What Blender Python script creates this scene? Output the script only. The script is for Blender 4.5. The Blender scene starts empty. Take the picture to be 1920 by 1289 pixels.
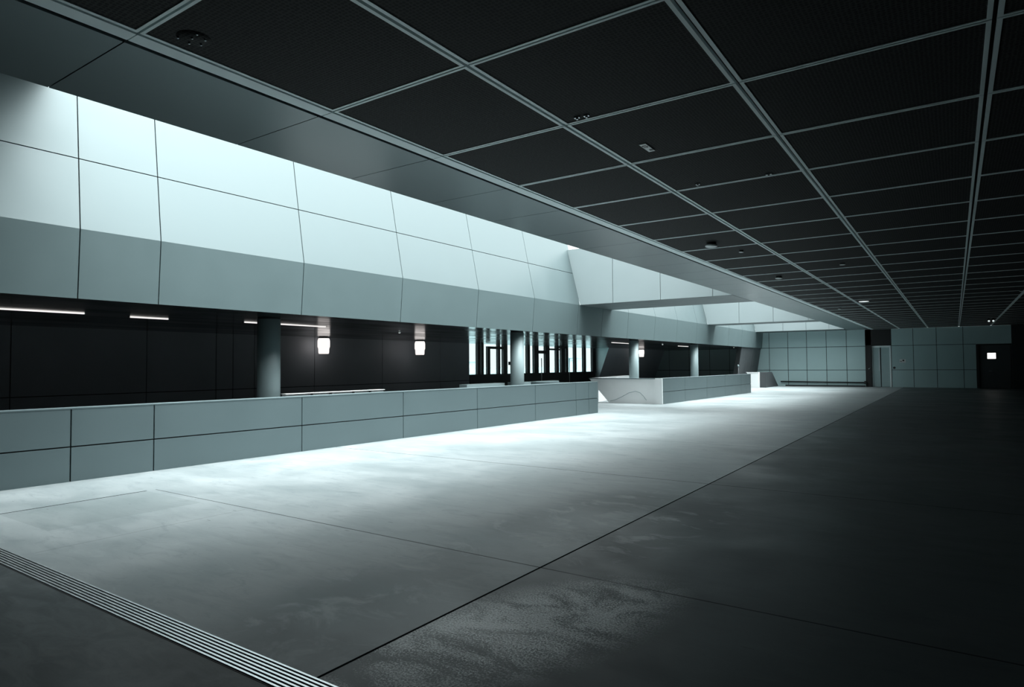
import bpy, bmesh, math, random
from mathutils import Vector, Matrix
random.seed(4)
sc = bpy.context.scene
C = sc.collection
V = Vector
ZC, ZR = 3.83, 2.72            # hall ceiling, recess ceiling
YB, YF = 49.0, -8.0            # far wall, wall behind the camera

SKY = 25.
LOBE = V((.22, .14, 1)).normalized()[:]
# ------------------------------------------------------------------ materials
class N:
    def __init__(s, name):
        s.m = bpy.data.materials.new(name); s.m.use_nodes = True
        s.t = s.m.node_tree; s.t.nodes.clear()
        s.out = s.t.nodes.new('ShaderNodeOutputMaterial')
    def n(s, typ, **kw):
        o = s.t.nodes.new(typ)
        for k, v in kw.items(): setattr(o, k, v)
        return o
    def put(s, sock, v):
        if isinstance(v, bpy.types.NodeSocket): s.t.links.new(v, sock)
        elif v is not None:
            if isinstance(v, (tuple, list)) and len(v) == 3 and sock.type == 'RGBA': v = (*v, 1)
            sock.default_value = v
    def M(s, op, a, b=None, c=None, clamp=False):
        o = s.n('ShaderNodeMath', operation=op, use_clamp=clamp)
        for i, v in enumerate((a, b, c)):
            if v is not None: s.put(o.inputs[i], v)
        return o.outputs[0]
    def mix(s, f, a, b, blend='MIX'):
        o = s.n('ShaderNodeMix', data_type='RGBA', blend_type=blend)
        s.put(o.inputs[0], f); s.put(o.inputs[6], a); s.put(o.inputs[7], b)
        return o.outputs[2]
    def noise(s, co, scale, detail=4, rough=.55, dist=0):
        o = s.n('ShaderNodeTexNoise')
        s.put(o.inputs['Vector'], co); o.inputs['Scale'].default_value = scale
        o.inputs['Detail'].default_value = detail; o.inputs['Roughness'].default_value = rough
        o.inputs['Distortion'].default_value = dist
        return o.outputs['Fac']
    def ramp(s, f, lo, hi, a=0., b=1.):
        o = s.n('ShaderNodeMapRange'); o.interpolation_type = 'SMOOTHSTEP'
        s.put(o.inputs[0], f)
        for i, v in enumerate((lo, hi, a, b)): o.inputs[i + 1].default_value = v
        return o.outputs[0]
    def pos(s):
        return s.n('ShaderNodeNewGeometry').outputs['Position']
    def map(s, co, scale=(1, 1, 1), rot=(0, 0, 0), loc=(0, 0, 0)):
        o = s.n('ShaderNodeMapping'); s.put(o.inputs[0], co)
        o.inputs[1].default_value = loc; o.inputs[2].default_value = rot; o.inputs[3].default_value = scale
        return o.outputs[0]
    def bsdf(s, col, rough=.5, metal=0., bump=None, spec=.5, emit=None, estr=0., bdist=.01, bstr=.3):
        b = s.n('ShaderNodeBsdfPrincipled')
        s.put(b.inputs['Base Color'], col); s.put(b.inputs['Roughness'], rough); s.put(b.inputs['Metallic'], metal)
        s.put(b.inputs['Specular IOR Level'], spec)
        if emit: s.put(b.inputs['Emission Color'], emit); s.put(b.inputs['Emission Strength'], estr)
        if bump is not None:
            u = s.n('ShaderNodeBump'); u.inputs['Strength'].default_value = bstr; u.inputs['Distance'].default_value = bdist
            s.put(u.inputs['Height'], bump); s.t.links.new(u.outputs[0], b.inputs['Normal'])
        s.t.links.new(b.outputs[0], s.out.inputs[0])
        return s.m

def simple(name, col, rough=.5, metal=0., var=.08, scale=3., **k):
    s = N(name); f = s.noise(s.pos(), scale, 5)
    lo = tuple(c * (1 - var) for c in col); hi = tuple(c * (1 + var) for c in col)
    return s.bsdf(s.mix(f, lo, hi), s.ramp(f, .3, .7, rough - .03, rough + .03), metal, **k)

mat = {}
mat['cladding'] = simple('satin_cladding_dimmed', (.102, .138, .143), .42, .2, .05, 1.3)  # same panels as the fascia, colour lowered to tone down the skylit wall
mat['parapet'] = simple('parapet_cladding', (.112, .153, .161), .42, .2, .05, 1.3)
mat['beam'] = simple('beam_cladding_brightened', (.32, .38, .39), .42, .1, .04, 1.3)  # same cladding as the walls, colour raised to stand in for light
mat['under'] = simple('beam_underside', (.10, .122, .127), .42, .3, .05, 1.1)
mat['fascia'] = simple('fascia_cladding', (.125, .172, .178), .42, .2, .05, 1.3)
s = N('soffit_metal'); mat['soffit'] = s.bsdf((.14, .165, .17), .29, .85)
mat['joint'] = simple('dark_joint', (.012, .016, .017), .7)
mat['strip'] = simple('ceiling_strip', (.80, .90, .905), .45, .05)
mat['wallback'] = simple('far_wall_panel', (.40, .55, .56), .45, .1, .05, 1.0)
mat['darkpanel'] = simple('dark_recess_panel', (.42, .45, .49), .5, 0, .15, .6)
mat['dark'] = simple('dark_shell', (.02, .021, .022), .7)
mat['concrete'] = simple('pale_concrete', (.86, .88, .88), .6, 0, .05, 2.2)
mat['column'] = simple('column_paint', (.25, .325, .335), .45, 0, .05, 2.)
mat['frame'] = simple('dark_window_frame', (.02, .023, .024), .45, .3)
mat['steel'] = simple('brushed_steel', (.50, .55, .56), .32, .9, .05, 9.)
mat['door'] = simple('door_leaf', (.34, .46, .47), .4, .1)
mat['darkdoor'] = simple('dark_door_leaf', (.05, .056, .06), .5, 0)
mat['black'] = simple('black_plastic', (.012, .013, .013), .5)
mat['white'] = simple('white_plastic', (.75, .78, .78), .4)
mat['grate'] = simple('grate_steel', (.62, .67, .68), .33, .85, .06, 20.)
mat['reveal'] = simple('pale_reveal', (.62, .80, .82), .4, .2)
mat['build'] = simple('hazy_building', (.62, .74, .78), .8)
mat['ground'] = simple('outside_paving', (.24, .33, .34), .9)
def emis(name, col, st):
    s = N(name); return s.bsdf((.8, .8, .8), .5, emit=col, estr=st)
mat['lampglass'] = emis('glowing_opal_glass', (1., .93, .90), 1.08)
mat['tube'] = emis('linear_diffuser', (1., .95, .91), 1.1)
mat['litpane'] = emis('lit_pane', (1., .98, .93), 1.6)
mat['downlight'] = emis('downlight_lens', (.9, 1., 1.), .8)
# recess ceiling: dark glossy slats
s = N('glossy_slat_ceiling'); p = s.pos(); x = s.n('ShaderNodeSeparateXYZ'); s.put(x.inputs[0], p)
wv = s.M('FRACT', s.M('MULTIPLY', x.outputs[0], 1.6)); gap = s.M('LESS_THAN', wv, .16)
nz = s.noise(s.map(p, (1.2, .35, 1)), 1., 3)
mat['gloss'] = s.bsdf(s.mix(gap, (.055, .064, .067), (.012, .014, .015)), s.ramp(nz, .3, .7, .14, .26), .7, bump=nz, bdist=.02, bstr=.12)
# perforated ceiling tile
s = N('perforated_ceiling'); p = s.pos()
vo = s.n('ShaderNodeTexVoronoi'); s.put(vo.inputs['Vector'], s.map(p, (34, 34, 0))); vo.inputs['Scale'].default_value = 1.
vo.inputs['Randomness'].default_value = .25
f = s.ramp(vo.outputs['Distance'], .28, .5)
mat['tile'] = s.bsdf(s.mix(f, (.014, .014, .014), (.040, .040, .040)), .7, .0, spec=.10)
# tinted window glass
s = N('tinted_glass'); tr = s.n('ShaderNodeBsdfTransparent'); tr.inputs[0].default_value = (.70, .735, .735, 1)
gl = s.n('ShaderNodeBsdfGlossy'); gl.inputs['Roughness'].default_value = .03; mx = s.n('ShaderNodeMixShader'); mx.inputs[0].default_value = .06
s.t.links.new(tr.outputs[0], mx.inputs[1]); s.t.links.new(gl.outputs[0], mx.inputs[2]); s.t.links.new(mx.outputs[0], s.out.inputs[0])
mat['glass'] = s.m
# polished concrete floor
s = N('polished_concrete_floor'); p = s.pos()
x = s.n('ShaderNodeSeparateXYZ'); s.put(x.inputs[0], p); X, Y = x.outputs[0], x.outputs[1]
big = s.noise(s.map(p, (.55, .75, 1), (0, 0, .6)), 1., 7, .62, .4)
trow = s.noise(s.map(p, (.9, 4.6, 1), (0, 0, .62)), 1.5, 7, .66, .6)
smear = s.noise(s.map(p, (1.1, 2.4, 1), (0, 0, .9)), 2.2, 8, .68, 1.1)
fine = s.noise(p, 60., 5, .75)
col = s.mix(s.ramp(big, .3, .72), (.19, .22, .226), (.262, .29, .295))
col = s.mix(s.ramp(trow, .46, .72, 0, .42), col, (.145, .175, .182))
col = s.mix(s.ramp(smear, .52, .70, 0, .40), col, (.12, .15, .157))
col = s.mix(s.ramp(smear, .46, .28, 0, .35), col, (.29, .325, .33))
def ell(cx, cy, rx, ry, rot, soft=.5):
    c, sn = math.cos(rot), math.sin(rot)
    dx, dy = s.M('SUBTRACT', X, cx), s.M('SUBTRACT', Y, cy)
    u = s.M('DIVIDE', s.M('ADD', s.M('MULTIPLY', dx, c), s.M('MULTIPLY', dy, sn)), rx)
    w = s.M('DIVIDE', s.M('SUBTRACT', s.M('MULTIPLY', dy, c), s.M('MULTIPLY', dx, sn)), ry)
    d = s.M('SQRT', s.M('ADD', s.M('MULTIPLY', u, u), s.M('MULTIPLY', w, w)))
    return s.ramp(d, 1., 1. - soft)
blot = s.noise(s.map(p, (1.5, 2.2, 1), (0, 0, .5)), 1.3, 6, .62, .9)
wet = s.M('MULTIPLY', s.M('MAXIMUM', ell(-3.25, 2.95, 1.0, 1.3, .25, .7), s.M('MULTIPLY', ell(-3.3, 6.0, .9, 3.2, -.08, .7), .7)), s.ramp(blot, .34, .50))
col = s.mix(s.M('MULTIPLY', wet, .88), col, (.045, .062, .067))
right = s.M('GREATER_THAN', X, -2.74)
col = s.mix(s.M('MAXIMUM', s.M('MULTIPLY', right, .70), s.M('MULTIPLY', s.M('LESS_THAN', Y, 2.1), s.ramp(smear, .36, .62, .80, .92))), col, (.028, .035, .037))  # right slab is darker; colour before the drain also darkened to imitate light falloff
grain = s.ramp(s.noise(p, 75., 6, .8), .40, .62)
salt = s.M('MULTIPLY', s.M('MULTIPLY', ell(-2.2, 3.35, .68, 1.55, -.30, .6), right),
           s.M('MULTIPLY', s.ramp(s.M('ADD', blot, s.M('MULTIPLY', s.M('SUBTRACT', grain, .5), .22)), .40, .60), s.M('ADD', s.M('MULTIPLY', grain, .75), .4)), clamp=True)
salt2 = s.M('MULTIPLY', s.M('MULTIPLY', ell(-2.35, 6.0, .5, 2.4, -.1, .8), s.ramp(blot, .52, .66)), .22)
col = s.mix(s.M('MAXIMUM', salt, salt2), col, (.86, .90, .90))
col = s.mix(s.ramp(fine, .60, .78, 0, .3), col, (.09, .115, .12))
# hatch patch in the slab
inp = s.M('MULTIPLY', s.M('MULTIPLY', s.M('GREATER_THAN', X, -8.69), s.M('LESS_THAN', X, -7.40)), s.M('MULTIPLY', s.M('GREATER_THAN', Y, 2.67), s.M('LESS_THAN', Y, 4.24)))
col = s.mix(s.M('MULTIPLY', inp, .35), col, (.13, .16, .16))
def line(ax, at, w, lo=None, hi=None, other=None):
    l = s.M('LESS_THAN', s.M('ABSOLUTE', s.M('SUBTRACT', ax, at)), w)
    if lo is not None: l = s.M('MULTIPLY', l, s.M('MULTIPLY', s.M('GREATER_THAN', other, lo), s.M('LESS_THAN', other, hi)))
    return l
jl = line(X, -2.74, .010)
for at in (4.36, 12.9, 17.2, 21.4): jl = s.M('MAXIMUM', jl, s.M('MULTIPLY', line(Y, at, .008, -8.7, 8, X), .8))
jl = s.M('MAXIMUM', jl, s.M('MULTIPLY', line(Y, 8.6, .011, -10.2, 8, X), .8))
jl = s.M('MAXIMUM', jl, line(X, -8.71, .014, -2, 4.25, Y))
jl = s.M('MAXIMUM', jl, s.M('MULTIPLY', line(X, -6.62, .006, 2.3, 4.3, Y), .35))
# scuffs: sparse short dark streaks
vo = s.n('ShaderNodeTexVoronoi'); s.put(vo.inputs['Vector'], s.map(p, (2.2, 13., 1), (0, 0, .75))); vo.inputs['Scale'].default_value = 1.
sep = s.n('ShaderNodeSeparateColor'); s.put(sep.inputs[0], vo.outputs['Color'])
scuff = s.M('MULTIPLY', s.M('LESS_THAN', vo.outputs['Distance'], .085), s.M('GREATER_THAN', sep.outputs[0], .93))
col = s.mix(s.M('MULTIPLY', scuff, .7), col, (.04, .05, .053))
col = s.mix(jl, col, (.006, .008, .009))
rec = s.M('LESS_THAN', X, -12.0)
col = s.mix(s.M('MULTIPLY', s.M('MULTIPLY', rec, s.M('LESS_THAN', Y, 21.)), .35), col, (.04, .045, .047))  # recess floor darkened in colour to dim its reflection in the soffit
rg = s.M('ADD', s.ramp(big, .3, .7, .36, .56), s.M('MULTIPLY', wet, -.08))
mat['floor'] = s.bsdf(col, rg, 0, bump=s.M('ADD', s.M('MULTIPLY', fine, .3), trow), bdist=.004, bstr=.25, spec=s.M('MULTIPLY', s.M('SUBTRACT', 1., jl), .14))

# ------------------------------------------------------------------ mesh helpers
def link(name, bm, mats, parent=None):
    me = bpy.data.meshes.new(name)
    bmesh.ops.recalc_face_normals(bm, faces=bm.faces)
    bm.to_mesh(me); bm.free()
    for m in (mats if isinstance(mats, (list, tuple)) else [mats]): me.materials.append(mat[m])
    o = bpy.data.objects.new(name, me); C.objects.link(o)
    if parent is not None:
        o.parent = parent; o.matrix_parent_inverse = Matrix.Translation(-parent.location)
        if parent.rotation_euler.z: o.matrix_parent_inverse = (Matrix.Translation(parent.location) @ parent.rotation_euler.to_matrix().to_4x4()).inverted()
    return o
def tag(o, label=None, cat=None, group=None, kind=None):
    for k, v in (('label', label), ('category', cat), ('group', group), ('kind', kind)):
        if v: o[k] = v
    return o
def thing(name, loc, label, cat, group=None, kind=None):
    o = bpy.data.objects.new(name, None); C.objects.link(o); o.location = loc; o.empty_display_size = .1
    return tag(o, label, cat, group, kind)
def hexa(bm, c, mi=0):                       # 8 corners: bottom ring, top ring
    v = [bm.verts.new(q) for q in c]
    for f in ((0, 3, 2, 1), (4, 5, 6, 7), (0, 1, 5, 4), (1, 2, 6, 5), (2, 3, 7, 6), (3, 0, 4, 7)):
        bm.faces.new([v[i] for i in f]).material_index = mi
def box(bm, x0, x1, y0, y1, z0, z1, mi=0):
    hexa(bm, [(x0, y0, z0), (x1, y0, z0), (x1, y1, z0), (x0, y1, z0), (x0, y0, z1), (x1, y0, z1), (x1, y1, z1), (x0, y1, z1)], mi)
def obx(name, b, m, parent=None, bev=0):
    bm = bmesh.new(); box(bm, *b)
    if bev: bmesh.ops.bevel(bm, geom=bm.edges[:], offset=bev, segments=2, affect='EDGES')
    return link(name, bm, m, parent)
def quad(bm, a, b, c, d, mi=0):
    bm.faces.new([bm.verts.new(q) for q in (a, b, c, d)]).material_index = mi
def prism(bm, poly, axis, lo, hi, mi=0):
    """poly of (a, b) in the two other axes, pushed along axis from lo to hi"""
    def P(a, b, t): return {'x': (t, a, b), 'y': (a, t, b), 'z': (a, b, t)}[axis]
    A = [bm.verts.new(P(a, b, lo)) for a, b in poly]; B = [bm.verts.new(P(a, b, hi)) for a, b in poly]
    n = len(poly)
    bm.faces.new(A).material_index = mi; bm.faces.new(B[::-1]).material_index = mi
    for i in range(n): bm.faces.new([A[i], A[(i + 1) % n], B[(i + 1) % n], B[i]]).material_index = mi
def lathe(bm, prof, cx, cy, seg=32, mi=0):
    rings = []
    for r, z in prof:
        rings.append([bm.verts.new((cx + r * math.cos(2 * math.pi * i / seg), cy + r * math.sin(2 * math.pi * i / seg), z)) for i in range(seg)])
    for a, b in zip(rings, rings[1:]):
        for i in range(seg):
            f = bm.faces.new([a[i], a[(i + 1) % seg], b[(i + 1) % seg], b[i]]); f.smooth = True; f.material_index = mi
    for r in (rings[0], rings[-1]):
        try: bm.faces.new(r).material_index = mi
        except ValueError: pass
def tube(bm, a, b, r, seg=10, mi=0):
    a, b = V(a), V(b); d = (b - a).normalized()
    u = d.orthogonal().normalized(); w = d.cross(u)
    A = [bm.verts.new(a + r * (u * math.cos(t) + w * math.sin(t))) for t in [2 * math.pi * i / seg for i in range(seg)]]
    B = [bm.verts.new(b + r * (u * math.cos(t) + w * math.sin(t))) for t in [2 * math.pi * i / seg for i in range(seg)]]
    for i in range(seg):
        f = bm.faces.new([A[i], A[(i + 1) % seg], B[(i + 1) % seg], B[i]]); f.smooth = True; f.material_index = mi
    bm.faces.new(A).material_index = mi; bm.faces.new(B).material_index = mi
def panels(bm, O, U, Vv, us, vs, gap=.02, t=.03, mp=0, mj=1, back=.10):
    """panel field on a plane: origin O, axes U, V; the front lies on the plane, joints are open down to a backing slab"""
    O, U, Vv = V(O), V(U).normalized(), V(Vv).normalized(); Nn = U.cross(Vv).normalized()
    P = lambda u, v, n: O + U * u + Vv * v + Nn * n
    for a, b in zip(us, us[1:]):
        for c, d in zip(vs, vs[1:]):
            a1 = a + (gap / 2 if a != us[0] else 0); b1 = b - (gap / 2 if b != us[-1] else 0)
            c1 = c + (gap / 2 if c != vs[0] else 0); d1 = d - (gap / 2 if d != vs[-1] else 0)
            hexa(bm, [P(a1, c1, -t), P(b1, c1, -t), P(b1, d1, -t), P(a1, d1, -t), P(a1, c1, 0), P(b1, c1, 0), P(b1, d1, 0), P(a1, d1, 0)], mp)
    hexa(bm, [P(us[0], vs[0], -back), P(us[-1], vs[0], -back), P(us[-1], vs[-1], -back), P(us[0], vs[-1], -back),
              P(us[0], vs[0], -t - .001), P(us[-1], vs[0], -t - .001), P(us[-1], vs[-1], -t - .001), P(us[0], vs[-1], -t - .001)], mj)

# ------------------------------------------------------------------ shell
bm = bmesh.new()
VX0, VX1, VY0, VY1 = -12.25, -10.75, -5.9, 19.08          # open stairwell behind the front parapet
box(bm, VX1, 8.2, YF - .2, YB + .6, -.25, 0); box(bm, -20.3, VX0, YF - .2, YB + .6, -.25, 0)
box(bm, VX0, VX1, YF - .2, VY0, -.25, 0); box(bm, VX0, VX1, VY1, YB + .6, -.25, 0)
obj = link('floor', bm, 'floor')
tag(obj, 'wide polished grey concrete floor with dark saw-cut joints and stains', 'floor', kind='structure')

bm = bmesh.new()
for b in ((VX0 - .2, VX0, VY0, VY1, -3.2, -.25), (VX1, VX1 + .2, VY0, VY1, -3.2, -.25), (VX0 - .2, VX1 + .2, VY0 - .2, VY0, -3.2, -.25),
          (VX0 - .2, VX1 + .2, VY1, VY1 + .2, -3.2, -.25), (VX0 - .2, VX1 + .2, VY0 - .2, VY1 + .2, -3.4, -3.2)): box(bm, *b)
tag(link('wall_stairwell', bm, 'dark'), 'dark walls of the open stairwell behind the front parapet', 'wall', kind='structure')
# hall ceiling of framed perforated tiles
ycuts = [-8.0, -6.75, -5.28, -3.81, -2.34, -.87, .6, 2.07, 3.70, 5.17, 6.60, 7.99, 9.47, 10.93]
while ycuts[-1] < YB - 1.6: ycuts.append(ycuts[-1] + 1.465)
ycuts.append(YB)
xcuts = [-4.44, -2.935, -1.368, .27, 1.87, 3.47, 5.07, 6.67, 8.1]
bm = bmesh.new()
for xa, xb in zip(xcuts, xcuts[1:]):
    for ya, yb in zip(ycuts, ycuts[1:]):
        gx, gy, fx, fy = .014, .008, .030, .022
        x0, x1, y0, y1 = xa + gx, xb - gx, ya + gy, yb - gy
        i0, i1, j0, j1 = x0 + fx, x1 - fx, y0 + fy, y1 - fy
        box(bm, i0, i1, j0, j1, ZC + .006, ZC + .03, 0)
        box(bm, x0, x1, y0, j0, ZC, ZC + .035, 1); box(bm, x0, x1, j1, y1, ZC, ZC + .035, 1)
        box(bm, x0, i0, j0, j1, ZC, ZC + .035, 1); box(bm, i1, x1, j0, j1, ZC, ZC + .035, 1)
box(bm, -4.6, 8.2, YF, YB + .5, ZC + .05, ZC + .2, 2)
tag(link('ceiling', bm, ['tile', 'strip', 'joint']), 'dark ceiling of perforated square tiles in pale double metal strips', 'ceiling', kind='structure')
bm = bmesh.new()
for ya, yb in zip(ycuts, ycuts[1:]): box(bm, -4.575, -4.446, ya + .004, yb - .004, ZC - .004, ZC + .045)
tag(link('trim_1', bm, 'strip'), 'pale metal edge strip between the dark tiles and the soffit', 'trim', kind='structure')
# smooth metal soffit along the light slot
bm = bmesh.new()
for ya, yb in zip(ycuts, ycuts[1:]): box(bm, -5.87, -4.63, ya + .005, yb - .005, ZC, ZC + .03, 0)
box(bm, -5.86, -4.56, YF, YB, ZC + .031, ZC + .15, 1)
box(bm, -5.87, -5.75, YF, YB, ZC + .031, 6.6, 2)
tag(link('ceiling_soffit', bm, ['soffit', 'joint', 'cladding']), 'smooth dark metal soffit band along the edge of the light slot', 'ceiling', kind='structure')

# inclined left wall above and fascia below the fold
seam = [1.55, 4.51, 5.78, 8.80, 11.80, 14.95, 18.0, 21.05, 23.05, 25.5, 28.5, 31.4, 34.4, 37.4, 40.4, 43.4, 46.4, YB]
yc = [YF, -5.0, -2.0] + seam
us = [y - YF for y in yc]
k = .25
vd = V((-k, .065, 1)); L = vd.length
for nm, a, b, lb in (('wall_left', YF, 21.14, 'bright inclined wall of satin metal panels in the first long light slot'),
                     ('wall_left_middle', 23.86, 36.19, 'inclined metal panel wall between the first and the middle crossbeam'),
                     ('wall_left_far', 37.66, 46.89, 'inclined metal panel wall behind the middle crossbeam')):
    bm = bmesh.new()
    cuts = [0] + [y - a for y in yc if a + .2 < y < b - .2] + [b - a]
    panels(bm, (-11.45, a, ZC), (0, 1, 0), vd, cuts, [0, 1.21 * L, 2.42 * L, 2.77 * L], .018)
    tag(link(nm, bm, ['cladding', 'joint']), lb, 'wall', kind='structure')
bm = bmesh.new(); vd = V((.10, -.02, 1)); L = vd.length
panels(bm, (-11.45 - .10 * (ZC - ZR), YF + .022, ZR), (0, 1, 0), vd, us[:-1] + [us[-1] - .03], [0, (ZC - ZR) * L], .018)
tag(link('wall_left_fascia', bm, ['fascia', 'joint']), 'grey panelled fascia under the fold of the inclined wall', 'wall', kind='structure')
# the stub of slanted wall reaching the floor beside the far wall
bm = bmesh.new(); vd = V((.16, 0, 1)); L = vd.length
panels(bm, (-11.64 - .16 * ZR, 43.9, 0), (0, 1, 0), vd, [0, 1.4, 3.1, YB - 43.9], [0, ZR * L], .02, back=.3)
tag(link('wall_left_stub', bm, ['darkdoor', 'joint']), 'slanted dark wall end beneath the fascia beside the far wall', 'wall', kind='structure')

# crossbeams over the slot
def beam(y0, y1, cuts, top, label, name='crossbeam'):
    t = thing(name, (-8.7, y0, ZC), label, 'beam', 'crossbeams over the light slot')
    bm = bmesh.new()
    x0, x1 = -11.45, -5.875
    cs = [x0] + cuts + [x1]
    ht = top - ZC
    for a, b in zip(cs, cs[1:]):
        a0 = a + (.01 if a != x0 else .002); b0 = b - (.01 if b != x1 else 0)
        sl = -k * ht if a == x0 else 0
        hexa(bm, [(a0, y0, ZC + .004), (b0, y0, ZC + .004), (b0, y0 + .03, ZC + .004), (a0, y0 + .03, ZC + .004),
                  (a0 + sl, y0, top), (b0, y0, top), (b0, y0 + .03, top), (a0 + sl, y0 + .03, top)], 0)
    link('face_panels', bm, ['beam'], t)
    bm = bmesh.new()
    hexa(bm, [(x0 + .002, y0 + .031, ZC + .002), (x1, y0 + .031, ZC + .002), (x1, y1, ZC + .002), (x0 + .002, y1, ZC + .002),
              (x0 - k * ht + .002, y0 + .031, top - .01), (x1, y0 + .031, top - .01), (x1, y1, top - .01), (x0 - k * ht + .002, y1, top - .01)], 0)
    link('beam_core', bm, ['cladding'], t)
    bm = bmesh.new(); box(bm, x0 + .004, x1, y0 + .006, y1 - .003, ZC - .004, ZC + .0015)
    link('underside', bm, 'under', t)
    return t
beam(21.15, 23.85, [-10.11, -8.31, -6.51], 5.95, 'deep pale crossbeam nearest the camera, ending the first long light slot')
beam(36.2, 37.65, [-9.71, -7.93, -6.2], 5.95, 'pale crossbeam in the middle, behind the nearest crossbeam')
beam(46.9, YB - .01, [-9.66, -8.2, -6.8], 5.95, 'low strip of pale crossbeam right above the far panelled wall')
obx('ceiling_slot_cover', (-12.2, -5.87, YF, 1.6, ZC + .002, 6.6), 'soffit')
tag(bpy.data.objects['ceiling_slot_cover'], 'closed dark end of the light slot behind the camera', 'ceiling', kind='structure')
obx('ceiling_shading_slab', (-12.3, -5.75, YF, 4.35, 6.6, 6.75), 'dark')  # unseen slab, its edge placed to shade the near end of the slot
tag(bpy.data.objects['ceiling_shading_slab'], 'unseen roof slab added to shade the start of the light slot', 'ceiling', kind='structure')

# far wall
rows = [0, 1.13, 2.72, ZC]
bm = bmesh.new()
xs = [-20.2, -18.6, -17.0, -15.4, -13.9, -12.364, -11.06, -9.79, -8.555, -7.30, -6.05, -4.93]
panels(bm, (-20.2, YB, 0), (1, 0, 0), (0, 0, 1), [x_ + 20.2 for x_ in xs], rows, .035, back=.5)
tag(link('wall_back', bm, ['wallback', 'joint']), 'pale teal panelled far wall lit by the last light slot', 'wall', kind='structure')
bm = bmesh.new()
xs = [-3.40, -2.19, -.93, .46, 1.10]
panels(bm, (-3.40, YB, 0), (1, 0, 0), (0, 0, 1), [x_ + 3.40 for x_ in xs], rows, .03, back=.5)
panels(bm, (1.10, YB, 2.72), (1, 0, 0), (0, 0, 1), [0, 1.75], [0, ZC - 2.72], .03, back=.5)
box(bm, 2.85, 8.2, YB - .3, YB + .5, 0, ZC + .05, 1)
tag(link('wall_back_right', bm, ['wallback', 'joint']), 'unlit panelled far wall between the double door and the dark door', 'wall', kind='structure')
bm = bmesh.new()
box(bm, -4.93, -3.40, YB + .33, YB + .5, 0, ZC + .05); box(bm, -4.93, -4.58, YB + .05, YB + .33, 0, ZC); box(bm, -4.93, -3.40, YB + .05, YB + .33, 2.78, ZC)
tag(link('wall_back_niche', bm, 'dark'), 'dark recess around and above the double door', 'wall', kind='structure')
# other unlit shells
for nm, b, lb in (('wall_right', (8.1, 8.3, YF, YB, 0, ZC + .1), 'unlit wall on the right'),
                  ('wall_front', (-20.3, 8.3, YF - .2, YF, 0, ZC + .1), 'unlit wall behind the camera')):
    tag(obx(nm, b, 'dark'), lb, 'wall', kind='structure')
# recess behind the parapets
bm = bmesh.new(); box(bm, -20.2, -11.57, YF, YB, ZR, ZR + .1)
tag(link('ceiling_recess', bm, 'gloss'), 'low glossy dark slatted ceiling of the recess behind the parapets', 'ceiling', kind='structure')
bm = bmesh.new()
cy = [YF, -4, 0, 3.2, 6.33, 9.715, 11.92, 12.52, 13.33, 15.87, 19.38, 23.12, 25.31]
panels(bm, (-20, YF, 0), (0, 1, 0), (0, 0, 1), [c - YF for c in cy], [0, .86, ZR], .025, back=.3)
tag(link('wall_recess', bm, ['darkpanel', 'joint']), 'near-black panelled back wall of the recess under the linear lights', 'wall', kind='structure')
bm = bmesh.new()
XB, XT = -20.02, -18.98      # foot and head of the slanted front face
prism(bm, [(-20.3, 0), (XB, 0), (XT, ZR), (-20.3, ZR)], 'y', 39.03, YB)
tag(link('wall_recess_far', bm, 'darkpanel'), 'near-black slanted recess wall beyond the window', 'wall', kind='structure')
bm = bmesh.new(); prism(bm, [(-20.25, .3), (XB + (XT - XB) * .3 / ZR, .3), (XT, ZR), (-20.25, ZR)], 'y', 39.0, 39.025)
tag(link('trim_2', bm, 'reveal'), 'pale slanted reveal panel at the far end of the window', 'trim', kind='structure')

# ------------------------------------------------------------------ window wall
w = thing('window_1', (-20, 32, 0), 'long bright window wall with dark mullions at the back of the recess', 'window', kind='structure')
Y0, Y1, SILL = 25.31, 39.0, 1.15
bm = bmesh.new(); box(bm, -20.2, -19.98, Y0, Y1, .5, SILL); box(bm, -20.15, -19.95, Y0, Y1, SILL - .05, SILL)
link('window_sill', bm, 'frame', w)
bm = bmesh.new(); box(bm, -20.2, -20.0, Y0, Y1, 0, .5); link('sill_wall', bm, 'darkpanel', w)
for a, b in ((25.97, 26.19), (26.31, 26.48), (27.76, 27.94), (28.25, 28.62), (30.59, 30.87), (31.33, 31.79), (32.57, 33.02), (33.83, 34.12), (34.45, 34.85), (35.04, 35.28), (36.1, 36.35), (37.32, 37.64), (38.55, 39.0)):
    obx('mullion', (-20.12, -19.97, a, b, SILL, ZR), 'frame', w)
ed = [25.31, 25.97, 26.19, 26.31, 26.48, 27.76, 27.94, 28.25, 28.62, 30.59, 30.87, 31.33, 31.79, 32.57, 33.02, 33.83, 34.12, 34.45, 34.85, 35.04, 35.28, 36.1, 36.35, 37.32, 37.64, 38.55]
for a, b in zip(ed[::2], ed[1::2]):
    obx('pane', (-20.07, -20.055, a, b, SILL, ZR), 'glass', w)
for b in ((26.84, 28.3, 2.47, 2.60), (31.79, 32.6, 2.28, 2.46), (33.0, 34.3, 2.50, 2.60)):
    obx('transom', (-20.11, -19.98, b[0], b[1], b[2], b[3]), 'frame', w)
obx('door_stile', (-20.11, -19.98, 26.84, 27.06, SILL, 2.47), 'frame', w)
obx('roller_box', (-20.10, -19.9, 34.3, 34.95, 2.62, ZR), 'frame', w)
obx('door_handle', (-19.97, -19.88, 28.68, 28.76, 1.62, 1.80), 'frame', w)
for y_ in (28.5, 31.5, 34.75):
    bm = bmesh.new(); tube(bm, (-19.6, y_, 0), (-19.6, y_, 2.0), .025); link('guard_post', bm, 'steel', w)

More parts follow.
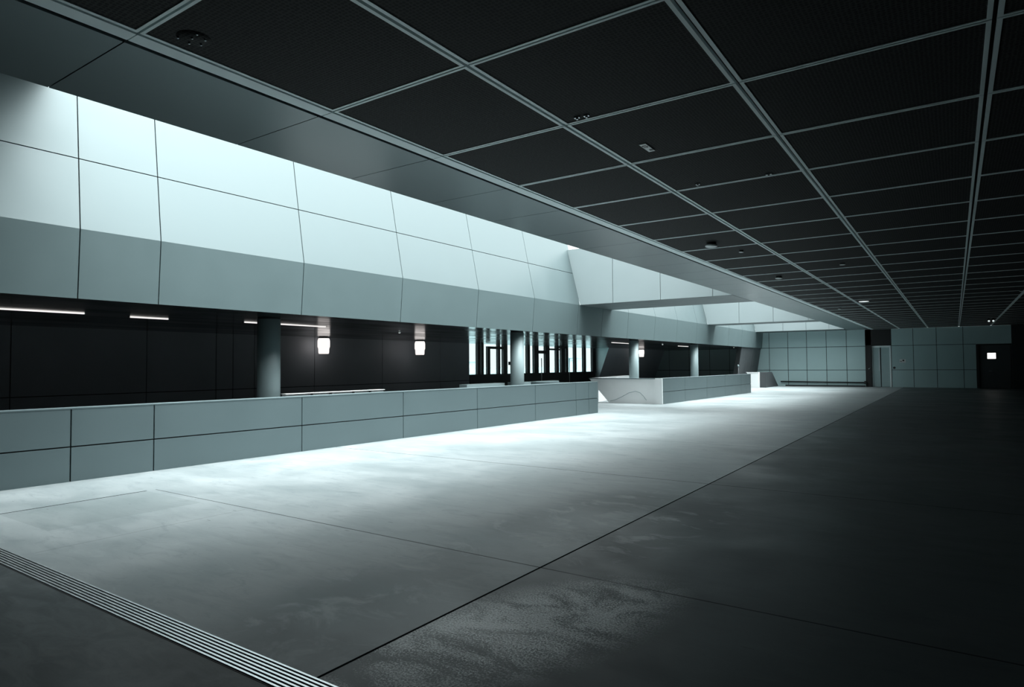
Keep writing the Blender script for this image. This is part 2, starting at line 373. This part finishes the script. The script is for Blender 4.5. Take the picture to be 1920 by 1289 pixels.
# outside
obx('ground_outside', (-400, -20.35, -100, 500, -.4, -.2), 'ground')
tag(bpy.data.objects['ground_outside'], 'pale paving outside the window wall', 'ground', kind='structure')
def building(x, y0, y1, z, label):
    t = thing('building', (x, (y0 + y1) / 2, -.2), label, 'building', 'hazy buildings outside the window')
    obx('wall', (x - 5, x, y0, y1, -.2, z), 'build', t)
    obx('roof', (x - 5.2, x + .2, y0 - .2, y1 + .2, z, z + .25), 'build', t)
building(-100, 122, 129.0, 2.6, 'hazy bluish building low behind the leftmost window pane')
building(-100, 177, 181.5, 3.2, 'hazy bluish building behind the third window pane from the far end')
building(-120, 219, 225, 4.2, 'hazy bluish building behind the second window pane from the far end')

# ------------------------------------------------------------------ parapets
def pxx(y): return -10.45 + .0315 * y
def parapet_run(bm, y0, y1, cuts, H=1.02, zmid=.49, th=.28, off=0):
    g = .009
    cs = [y0] + cuts + [y1]
    for a, b in zip(cs, cs[1:]):
        a1 = a + (g if a != y0 else 0); b1 = b - (g if b != y1 else 0)
        for z0, z1 in ((.0, zmid - g), (zmid + g, H)):
            xa, xb = pxx(a1) + off, pxx(b1) + off
            hexa(bm, [(xa - .03, a1, z0), (xa, a1, z0), (xb, b1, z0), (xb - .03, b1, z0), (xa - .03, a1, z1), (xa, a1, z1), (xb, b1, z1), (xb - .03, b1, z1)], 0)
    xa, xb = pxx(y0) + off, pxx(y1) + off
    hexa(bm, [(xa - th, y0 + .002, 0), (xa - .031, y0 + .002, 0), (xb - .031, y1 - .002, 0), (xb - th, y1 - .002, 0),
              (xa - th, y0 + .002, H - .012), (xa - .031, y0 + .002, H - .012), (xb - .031, y1 - .002, H - .012), (xb - th, y1 - .002, H - .012)], 1)
def coping(bm, y0, y1, th=.28, off=0, H=1.02):
    xa, xb = pxx(y0) + off, pxx(y1) + off
    hexa(bm, [(xa - th - .01, y0, H + .001), (xa + .004, y0, H + .001), (xb + .004, y1, H + .001), (xb - th - .01, y1, H + .001),
              (xa - th - .01, y0, H + .018), (xa + .004, y0, H + .018), (xb + .004, y1, H + .018), (xb - th - .01, y1, H + .018)])
t = thing('parapet', (pxx(8), 8, 0), 'long grey panelled parapet in front, running from the left picture edge', 'parapet', 'panelled parapets')
bm = bmesh.new(); parapet_run(bm, -6, 19.35, [-2.7, 0, 1.4, 3.99, 5.12, 7.81, 10.44, 13.03, 15.65, 17.93, 18.74]); link('cladding', bm, ['parapet', 'joint'], t)
bm = bmesh.new(); coping(bm, -6, 19.35); link('coping', bm, 'parapet', t)
bm = bmesh.new(); box(bm, -12.9, pxx(19.3) - .285, 19.1, 19.35, 0, 1.0); link('end_wall', bm, 'parapet', t)

t = thing('parapet', (pxx(30), 30, 0), 'shorter parapet with a pale concrete end that has a cut-away lower corner', 'parapet', 'panelled parapets')
bm = bmesh.new(); parapet_run(bm, 24.72, 36.75, [27.1, 29.8, 32.4, 35.0]); link('cladding', bm, ['parapet', 'joint'], t)
bm = bmesh.new(); coping(bm, 24.72, 36.75); link('coping', bm, 'parapet', t)
bm = bmesh.new(); xe = pxx(24.7) - .30
prism(bm, [(-12.06, 0), (xe, 0), (xe, 1.0), (-12.98, 1.0)], 'y', 24.74, 25.0)
link('concrete_end', bm, 'concrete', t)
bm = bmesh.new(); prism(bm, [(-13.0, 1.002), (xe, 1.002), (xe, 1.03), (-13.0, 1.03)], 'y', 24.72, 25.02); link('end_coping', bm, 'parapet', t)
bm = bmesh.new(); prism(bm, [(xe + .003, 0), (xe + .3, 0), (xe + .3, 1.03), (xe + .003, 1.03)], 'y', 24.66, 24.718); link('corner_strip', bm, 'concrete', t)
bm = bmesh.new()   # curved shade line across the end face, added as thin dark tubes
pts = [(-12.0, .07), (-11.75, .13), (-11.45, .27), (-11.15, .43), (-10.85, .50), (-10.65, .44), (-10.5, .30), (-10.38, .14)]
for (a, b), (c, d) in zip(pts, pts[1:]): tube(bm, (a, 24.738, b), (c, 24.738, d), .010, 6)
link('curved_shade_line', bm, 'column', t)
bm = bmesh.new(); hexa(bm, [(-13.0, 25.02, 0), (-12.7, 25.02, 0), (-13.3, 29.6, 0), (-13.6, 29.6, 0), (-13.0, 25.02, 1.04), (-12.7, 25.02, 1.04), (-13.3, 29.6, 1.07), (-13.6, 29.6, 1.07)])
link('rear_wall', bm, 'concrete', t)

t = thing('parapet', (-10.6, 46, 0), 'small dark parapet sloping down to the floor at the far wall', 'parapet', 'panelled parapets')
bm = bmesh.new(); prism(bm, [(44.95, 0), (48.6, 0), (46.75, 1.02), (44.95, 1.02)], 'x', -10.78, -10.40); link('sloped_side', bm, 'darkdoor', t)
bm = bmesh.new(); box(bm, -11.55, -10.785, 44.7, 44.95, 0, 1.0); box(bm, -11.6, -10.785, 44.68, 44.97, 1.0, 1.03); link('concrete_end', bm, 'concrete', t)

# pale ledges behind the front parapet
t = thing('stone_ledge', (-12.4, 10, 0), 'pale low stone ledge with dark brackets behind the front parapet', 'ledge', 'ledges behind the parapet')
obx('ledge_block', (-12.42, -12.3, 8.97, 11.95, 0, .985), 'concrete', t)
obx('ledge_cap', (-12.44, -12.26, 8.95, 11.97, .986, 1.0), 'concrete', t)
for y_ in (9.65, 10.2, 10.9, 11.45):
    bm = bmesh.new(); box(bm, -12.298, -12.27, y_, y_ + .05, .88, .98); box(bm, -12.298, -12.27, y_ + .05, y_ + .13, .90, .925); link('bracket', bm, 'black', t)
t = thing('stone_ledge', (-12.4, 18, 0), 'low polished ledge below the window wall, behind the second column', 'ledge', 'ledges behind the parapet')
for a, b in ((15.45, 17.45), (18.05, 19.05), (19.4, 21.0)):
    obx('ledge_block', (-12.6, -12.3, a, b, 0, 1.02), 'column', t)

# ------------------------------------------------------------------ columns
for i, (x, y, r, lb) in enumerate(((-12.93, 8.98, .253, 'thick round grey column behind the near part of the front parapet'),
                          (-12.0, 17.75, .228, 'round grey column standing before the window wall'),
                          (-11.95, 27.1, .215, 'brightly lit round column above the cut-away concrete parapet end'),
                          (-11.95, 35.3, .215, 'dim round column farthest along the recess'))):
    t = thing('column', (x, y, 0), lb, 'column', 'round columns under the fascia')
    bm = bmesh.new(); lathe(bm, [(r, .02), (r, ZR - .03)], x, y, 40); link('shaft', bm, 'column', t)
    bm = bmesh.new(); lathe(bm, [(r + .012, 0), (r + .012, .02)], x, y, 40); link('base_ring', bm, 'steel', t)
    bm = bmesh.new(); lathe(bm, [(r - .012, ZR - .03), (r - .012, ZR)], x, y, 40); link('top_joint', bm, 'joint', t)

# ------------------------------------------------------------------ lamps in the recess
def drum(x, y, r, hgt, label):
    t = thing('ceiling_lamp', (x, y, ZR), label, 'lamp', 'glowing drum lamps on the recess ceiling')
    bm = bmesh.new(); lathe(bm, [(r * .8, ZR), (r * .8, ZR - .04), (r * .86, ZR - .06)], x, y, 28); link('mounting_ring', bm, 'steel', t)
    z = ZR - .06
    bm = bmesh.new(); lathe(bm, [(r * .84, z), (r * .92, z - .03), (r, z - .10), (r, z - hgt * .55), (r * .88, z - hgt * .66), (r * .86, z - hgt + .05), (r * .78, z - hgt), (0.01, z - hgt)], x, y, 28)
    link('glass_shade', bm, 'lampglass', t)
drum(-19.45, 15.85, .225, .58, 'glowing white drum lamp nearest the thick column')
drum(-19.0, 20.62, .225, .58, 'glowing white drum lamp between the thick column and the window wall')
drum(-18.5, 43.3, .20, .52, 'small distant glowing lamp just beyond the bright column')
def linear(x, y0, y1, label):
    t = thing('ceiling_linear_light', (x, (y0 + y1) / 2, ZR), label, 'light', 'linear lights on the recess ceiling')
    obx('diffuser', (x - .03, x + .03, y0 + .02, y1 - .02, ZR - .020, ZR + .004), 'tube', t)
    obx('end_cap', (x - .034, x + .034, y0, y0 + .019, ZR - .023, ZR + .004), 'steel', t)
    obx('end_cap', (x - .034, x + .034, y1 - .019, y1, ZR - .023, ZR + .004), 'steel', t)
linear(-14.55, 2.4, 5.84, 'long linear light at the left picture edge')
linear(-14.8, 6.79, 7.66, 'short linear light left of the thick column')
linear(-14.45, 9.3, 11.85, 'long linear light passing behind the thick column')
linear(-14.2, 29.4, 32.0, 'linear light left of the bright column')
linear(-13.9, 38.0, 39.9, 'faint linear light left of the farthest column')
for x, y, lb in ((-15.0, 15.3, 'tiny recessed spot in the recess ceiling between the two near drum lamps'), (-13.4, 34.3, 'tiny recessed spot in the recess ceiling between the two far columns'), (-12.3, 44.4, 'tiny recessed spot in the recess ceiling near the far wall')):
    t = thing('ceiling_spotlight', (x, y, ZR), lb, 'light', 'tiny spots in the recess ceiling')
    bm = bmesh.new(); lathe(bm, [(.05, ZR), (.05, ZR - .02), (.035, ZR - .02)], x, y, 16); link('bezel', bm, 'steel', t)
    bm = bmesh.new(); lathe(bm, [(.033, ZR - .012), (.03, ZR - .035), (.005, ZR - .04)], x, y, 16); link('lens', bm, 'downlight', t)
t = thing('hose_valve', (-11.8, 43.55, 0), 'small pale valve on a standpipe by the slanted wall end', 'valve')
bm = bmesh.new(); tube(bm, (-11.8, 43.55, 0), (-11.8, 43.55, 1.4), .02); link('pipe', bm, 'darkdoor', t)
bm = bmesh.new(); lathe(bm, [(.01, 1.4), (.05, 1.42), (.06, 1.48), (.03, 1.54), (.01, 1.55)], -11.8, 43.55, 14); link('valve_head', bm, 'column', t)

# ------------------------------------------------------------------ doors and things on the far wall
t = thing('door_1', (-3.98, YB, 0), 'pale metal double door in the dark recess of the far wall', 'door', kind='structure')
yd = YB + .28
bm = bmesh.new(); box(bm, -4.57, -4.50, yd - .06, yd + .05, 0, 2.74); box(bm, -3.54, -3.45, yd - .12, yd + .05, 0, 2.74); box(bm, -4.50, -3.54, yd - .06, yd + .05, 2.62, 2.74); link('door_frame', bm, 'strip', t)
obx('door_leaf', (-4.498, -4.08, yd - .02, yd + .03, .01, 2.615), 'door', t, .004)
obx('door_leaf', (-4.03, -3.542, yd - .02, yd + .03, .01, 2.615), 'door', t, .004)
obx('center_gap', (-4.078, -4.032, yd, yd + .03, .01, 2.615), 'joint', t)
bm = bmesh.new(); box(bm, -4.16, -4.10, yd - .07, yd - .045, 1.05, 2.5); box(bm, -4.14, -4.12, yd - .045, yd - .02, 1.1, 1.14); box(bm, -4.14, -4.12, yd - .045, yd - .02, 2.4, 2.44); link('pull_bar', bm, 'steel', t)
obx('jamb_plate', (-4.79, -4.71, YB + .03, YB + .049, 1.05, 1.35), 'black', t)
bm = bmesh.new(); tube(bm, (-4.75, YB + .028, 1.2), (-4.75, YB - .03, 1.2), .018); tube(bm, (-4.75, YB - .03, 1.19), (-4.66, YB - .03, 1.27), .018); link('jamb_lever', bm, 'steel', t)
t = thing('door_2', (2.0, YB, 0), 'dark single door with a small lit window at the dark end of the far wall', 'door', kind='structure')
yd = YB + .10
bm = bmesh.new(); box(bm, 1.12, 1.24, YB - .02, yd + .1, 0, 2.70); box(bm, 2.78, 2.85, YB - .02, yd + .1, 0, 2.70); box(bm, 1.24, 2.78, YB - .02, yd + .1, 2.62, 2.70); link('door_frame', bm, 'black', t)
leaf = obx('door_leaf', (1.25, 2.77, yd, yd + .05, .01, 2.615), 'darkdoor', t, .004)
bm = bmesh.new(); x0, x1, z0, z1 = 1.66, 2.08, 1.80, 2.16
for b in ((x0, x1, z1, z1 + .05), (x0, x1, z0 - .05, z0), (x0 - .05, x0, z0 - .05, z1 + .05), (x1, x1 + .05, z0 - .05, z1 + .05)): box(bm, b[0], b[1], yd - .015, yd, b[2], b[3])
link('window_frame', bm, 'black', leaf)
obx('lit_pane', (x0, x1, yd - .008, yd - .001, z0, z1), 'litpane', leaf)
bm = bmesh.new(); tube(bm, (1.72, yd, 1.05), (1.72, yd - .06, 1.05), .012); tube(bm, (1.72, yd - .06, 1.05), (1.88, yd - .06, 1.05), .012); link('door_handle', bm, 'steel', leaf)
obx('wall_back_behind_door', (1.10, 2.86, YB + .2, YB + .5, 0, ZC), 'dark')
tag(bpy.data.objects['wall_back_behind_door'], 'dark backing behind the single door', 'wall', kind='structure')

t = thing('wall_sign', (-2.8, YB, 1.72), 'small white pictogram sign on the wall right of the double door', 'sign')
obx('plate', (-2.97, -2.62, YB - .02, YB - .002, 1.60, 1.82), 'white', t)
bm = bmesh.new()
box(bm, -2.80, -2.70, YB - .024, YB - .021, 1.70, 1.79); box(bm, -2.93, -2.90, YB - .024, YB - .021, 1.66, 1.72); box(bm, -2.88, -2.84, YB - .024, YB - .021, 1.66, 1.70)
link('pictogram', bm, 'black', t)
t = thing('call_button', (-3.27, YB, 1.27), 'small black push button between the double door and the sign', 'button')
bm = bmesh.new(); tube(bm, (-3.27, YB - .001, 1.27), (-3.27, YB - .03, 1.27), .075, 16); link('housing', bm, 'black', t)
bm = bmesh.new(); tube(bm, (-3.27, YB - .031, 1.27), (-3.27, YB - .045, 1.27), .04, 16); link('push_cap', bm, 'darkdoor', t)
t = thing('bumper_rail', (-7, YB, .3), 'thin dark bumper rail low along the lit far wall', 'rail')
bm = bmesh.new(); tube(bm, (-10.3, YB - .08, .32), (-4.95, YB - .08, .28), .04); link('rail_bar', bm, 'black', t)
for x_ in (-9.8, -8.2, -6.6):
    bm = bmesh.new(); tube(bm, (x_, YB - .001, .31), (x_, YB - .08, .31), .03); link('bracket', bm, 'black', t)
bm = bmesh.new(); box(bm, -5.02, -4.90, YB - .12, YB - .0005, .19, .39); link('end_bracket', bm, 'black', t)
tag(obx('baseboard_back', (-10.0, -4.95, YB - .025, YB - .001, 0, .09), 'joint'), 'thin dark baseboard at the foot of the lit far wall', 'baseboard', kind='structure')

# ------------------------------------------------------------------ ceiling fixtures in the hall
def disc(name, x, y, r, hgt, label, cat, glow=False, group='round fixtures on the hall ceiling'):
    t = thing(name, (x, y, ZC), label, cat, group)
    bm = bmesh.new(); lathe(bm, [(r * .78, ZC + .0075), (r * .8, ZC - hgt * .45), (r * .7, ZC - hgt * .5)], x, y, 24); link('base', bm, 'black', t)
    bm = bmesh.new(); lathe(bm, [(r * .9, ZC - hgt * .5), (r, ZC - hgt * .6), (r, ZC - hgt * .9), (r * .85, ZC - hgt), (.005, ZC - hgt)], x, y, 24); link('cover', bm, 'downlight' if glow else 'white', t)
disc('smoke_detector', -3.64, 11.80, .11, .075, 'largest pale round detector, on the tiles above the first crossbeam', 'detector')
disc('smoke_detector', -3.66, 17.42, .085, .06, 'mid-sized pale round detector, farther along the row beside the soffit', 'detector')
disc('smoke_detector', -3.77, 28.9, .07, .05, 'tiny round detector near the far end of the soffit', 'detector')
disc('ceiling_sensor', -3.42, 13.0, .045, .03, 'tiny pale ceiling sensor just beyond the largest detector', 'sensor')
disc('ceiling_sensor', -2.02, 16.05, .06, .03, 'flat pale ceiling sensor between the two long ceiling strips', 'sensor')
disc('ceiling_sensor', 1.77, 25.5, .05, .04, 'tiny pale ceiling sensor at the right picture edge', 'sensor')
disc('downlight', -2.64, 26.2, .16, .03, 'bright flat downlight in the ceiling above the lit far wall', 'light', True)
t = thing('ceiling_twin_spotlight', (1.57, 40.6, ZC), 'small twin spotlight on the ceiling above the dark door', 'light')
for dx in (-.09, .09):
    bm = bmesh.new(); tube(bm, (1.57 + dx, 40.6, ZC + .0075), (1.57 + dx, 40.6, ZC - .09), .02)
    a = link('arm', bm, 'black', t)
    bm = bmesh.new(); tube(bm, (1.57 + dx, 40.68, ZC - .06), (1.57 + dx, 40.5, ZC - .15), .06, 14); b_ = link('lamp_head', bm, 'black', t)
    bm = bmesh.new(); tube(bm, (1.57 + dx, 40.497, ZC - .151), (1.57 + dx, 40.49, ZC - .155), .045, 14); link('lens', bm, 'downlight', b_)
# label plate on a ceiling tile
t = thing('ceiling_label_plate', (-2.55, 6.18, ZC), 'white printed plate stuck on a dark tile beside the first ceiling strip', 'plate')
obx('plate', (-2.585, -2.515, 6.06, 6.32, ZC - .004, ZC + .0075), 'white', t)
bm = bmesh.new(); zz = (ZC - .0062, ZC - .0042)
box(bm, -2.555, -2.52, 6.24, 6.285, *zz)
link('printed_square', bm, 'black', t)
bm = bmesh.new()
prism(bm, [(-2.575, 6.10), (-2.53, 6.10), (-2.53, 6.108), (-2.567, 6.108), (-2.567, 6.132), (-2.53, 6.132), (-2.53, 6.17), (-2.575, 6.17), (-2.575, 6.162), (-2.538, 6.162), (-2.538, 6.14), (-2.575, 6.14)], 'z', *zz)
link('printed_figure', bm, 'black', t)
def clip(x, y, label, sx=.05, sy=.03):
    t = thing('ceiling_clip', (x, y, ZC), label, 'clip', 'small metal clips on the tiles')
    obx('clip_plate', (x - sx / 2, x + sx / 2, y - sy / 2, y + sy / 2, ZC - .006, ZC + .0075), 'steel', t)
    obx('clip_tongue', (x - sx / 6, x + sx / 6, y - sy / 3, y + sy / 3, ZC - .02, ZC - .0061), 'steel', t)
clip(-2.75, 5.06, 'tiny metal clip at the crossing on the first ceiling strip')
clip(-2.66, 5.07, 'tiny metal clip just right of the one at the strip crossing')
clip(-2.57, 7.83, 'tiny metal clip beyond the white printed plate', .05, .04)
clip(-1.75, 7.91, 'tiny metal clip left of the second ceiling strip', .07, .04)
t = thing('ceiling_rosette', (-4.22, 2.33, ZC), 'dark rosette with a ring of small bright studs near the soffit', 'fixture')
bm = bmesh.new(); lathe(bm, [(.11, ZC + .0075), (.11, ZC + .004), (.004, ZC + .004)], -4.2, 2.325, 24); link('plate', bm, 'tile', t)
for x, y in ((-4.268, 2.25), (-4.12, 2.30), (-4.28, 2.335), (-4.235, 2.393), (-4.15, 2.375), (-4.2, 2.31)):
    bm = bmesh.new(); lathe(bm, [(.008, ZC + .004), (.008, ZC - .006), (.003, ZC - .008)], x, y, 8); link('stud', bm, 'steel', t)

# ------------------------------------------------------------------ floor drain
t = thing('drain_channel', (-4, 2.11, 0), 'long steel slot drain let into the floor in the near corner', 'drain')
bm = bmesh.new()
a, b = (-10.1, 2.10), (7.5, 2.10)
box(bm, -10.1, 7.5, 2.005, 2.195, .0005, .0022); link('channel_bed', bm, 'joint', t)
bm = bmesh.new()
for i in range(7):
    y = 2.02 + i * .0267
    box(bm, -10.1, 7.5, y - .0062, y + .0062, .0024, .008)
link('grate_bars', bm, 'grate', t)

# ------------------------------------------------------------------ light: overcast sky through the slots and the window
wd = bpy.data.worlds.new('World'); sc.world = wd; wd.use_nodes = True
bg = wd.node_tree.nodes['Background']; bg.inputs[0].default_value = (.925, 1., 1.01, 1); 
nt = wd.node_tree
tc = nt.nodes.new('ShaderNodeTexCoord'); sx = nt.nodes.new('ShaderNodeSeparateXYZ'); nt.links.new(tc.outputs['Generated'], sx.inputs[0])
ma = nt.nodes.new('ShaderNodeMath'); ma.operation = 'MULTIPLY_ADD'; ma.use_clamp = False
mx_ = nt.nodes.new('ShaderNodeMath'); mx_.operation = 'MAXIMUM'; mx_.inputs[1].default_value = 0.
pw = nt.nodes.new('ShaderNodeMath'); pw.operation = 'POWER'; pw.inputs[1].default_value = 6.
dt = nt.nodes.new('ShaderNodeVectorMath'); dt.operation = 'DOT_PRODUCT'; dt.inputs[1].default_value = LOBE
nt.links.new(tc.outputs['Generated'], dt.inputs[0]); nt.links.new(dt.outputs['Value'], mx_.inputs[0]); nt.links.new(mx_.outputs[0], pw.inputs[0]); nt.links.new(pw.outputs[0], ma.inputs[0])
ma.inputs[1].default_value = SKY; ma.inputs[2].default_value = 2.2     # overcast sky, brightest where the veiled sun stands overhead
nt.links.new(ma.outputs[0], bg.inputs[1])
def portal(loc, rot, sx, sy):
    l = bpy.data.lights.new('sky_portal', 'AREA'); l.shape = 'RECTANGLE'; l.size = sx; l.size_y = sy
    l.cycles.is_portal = True
    o = bpy.data.objects.new('sky_portal', l); C.objects.link(o); o.location = loc; o.rotation_euler = rot
portal((-9.0, 26.0, 6.59), (0, 0, 0), 6.3, 46.0)
portal((-20.3, 32.2, 1.93), (0, -math.pi / 2, 0), 1.6, 13.7)

# ------------------------------------------------------------------ camera
F = 1206.369
yaw, pitch, roll = math.radians(34.50658), math.radians(1.946513), math.radians(-.394283)
f = V((-math.sin(yaw) * math.cos(pitch), math.cos(yaw) * math.cos(pitch), math.sin(pitch)))
r = V((math.cos(yaw), math.sin(yaw), 0)); u = r.cross(f)
r2 = r * math.cos(roll) + u * math.sin(roll); u2 = -r * math.sin(roll) + u * math.cos(roll)
cam = bpy.data.cameras.new('Camera'); co = bpy.data.objects.new('Camera', cam); C.objects.link(co)
co.matrix_world = Matrix(((r2.x, u2.x, -f.x, 0), (r2.y, u2.y, -f.y, 0), (r2.z, u2.z, -f.z, 1.6), (0, 0, 0, 1)))
cam.sensor_fit = 'HORIZONTAL'; cam.sensor_width = 36; cam.lens = F * 36 / 1920; cam.clip_start = .05; cam.clip_end = 1000
sc.camera = co
sc.view_settings.view_transform = 'Standard'; sc.view_settings.look = 'None'
sc.view_settings.exposure = 0; sc.view_settings.gamma = 1; sc.view_settings.use_curve_mapping = False
sc.cycles.max_bounces = 12; sc.cycles.diffuse_bounces = 6; sc.cycles.glossy_bounces = 6; sc.cycles.transparent_max_bounces = 12
sc.cycles.sample_clamp_indirect = 6
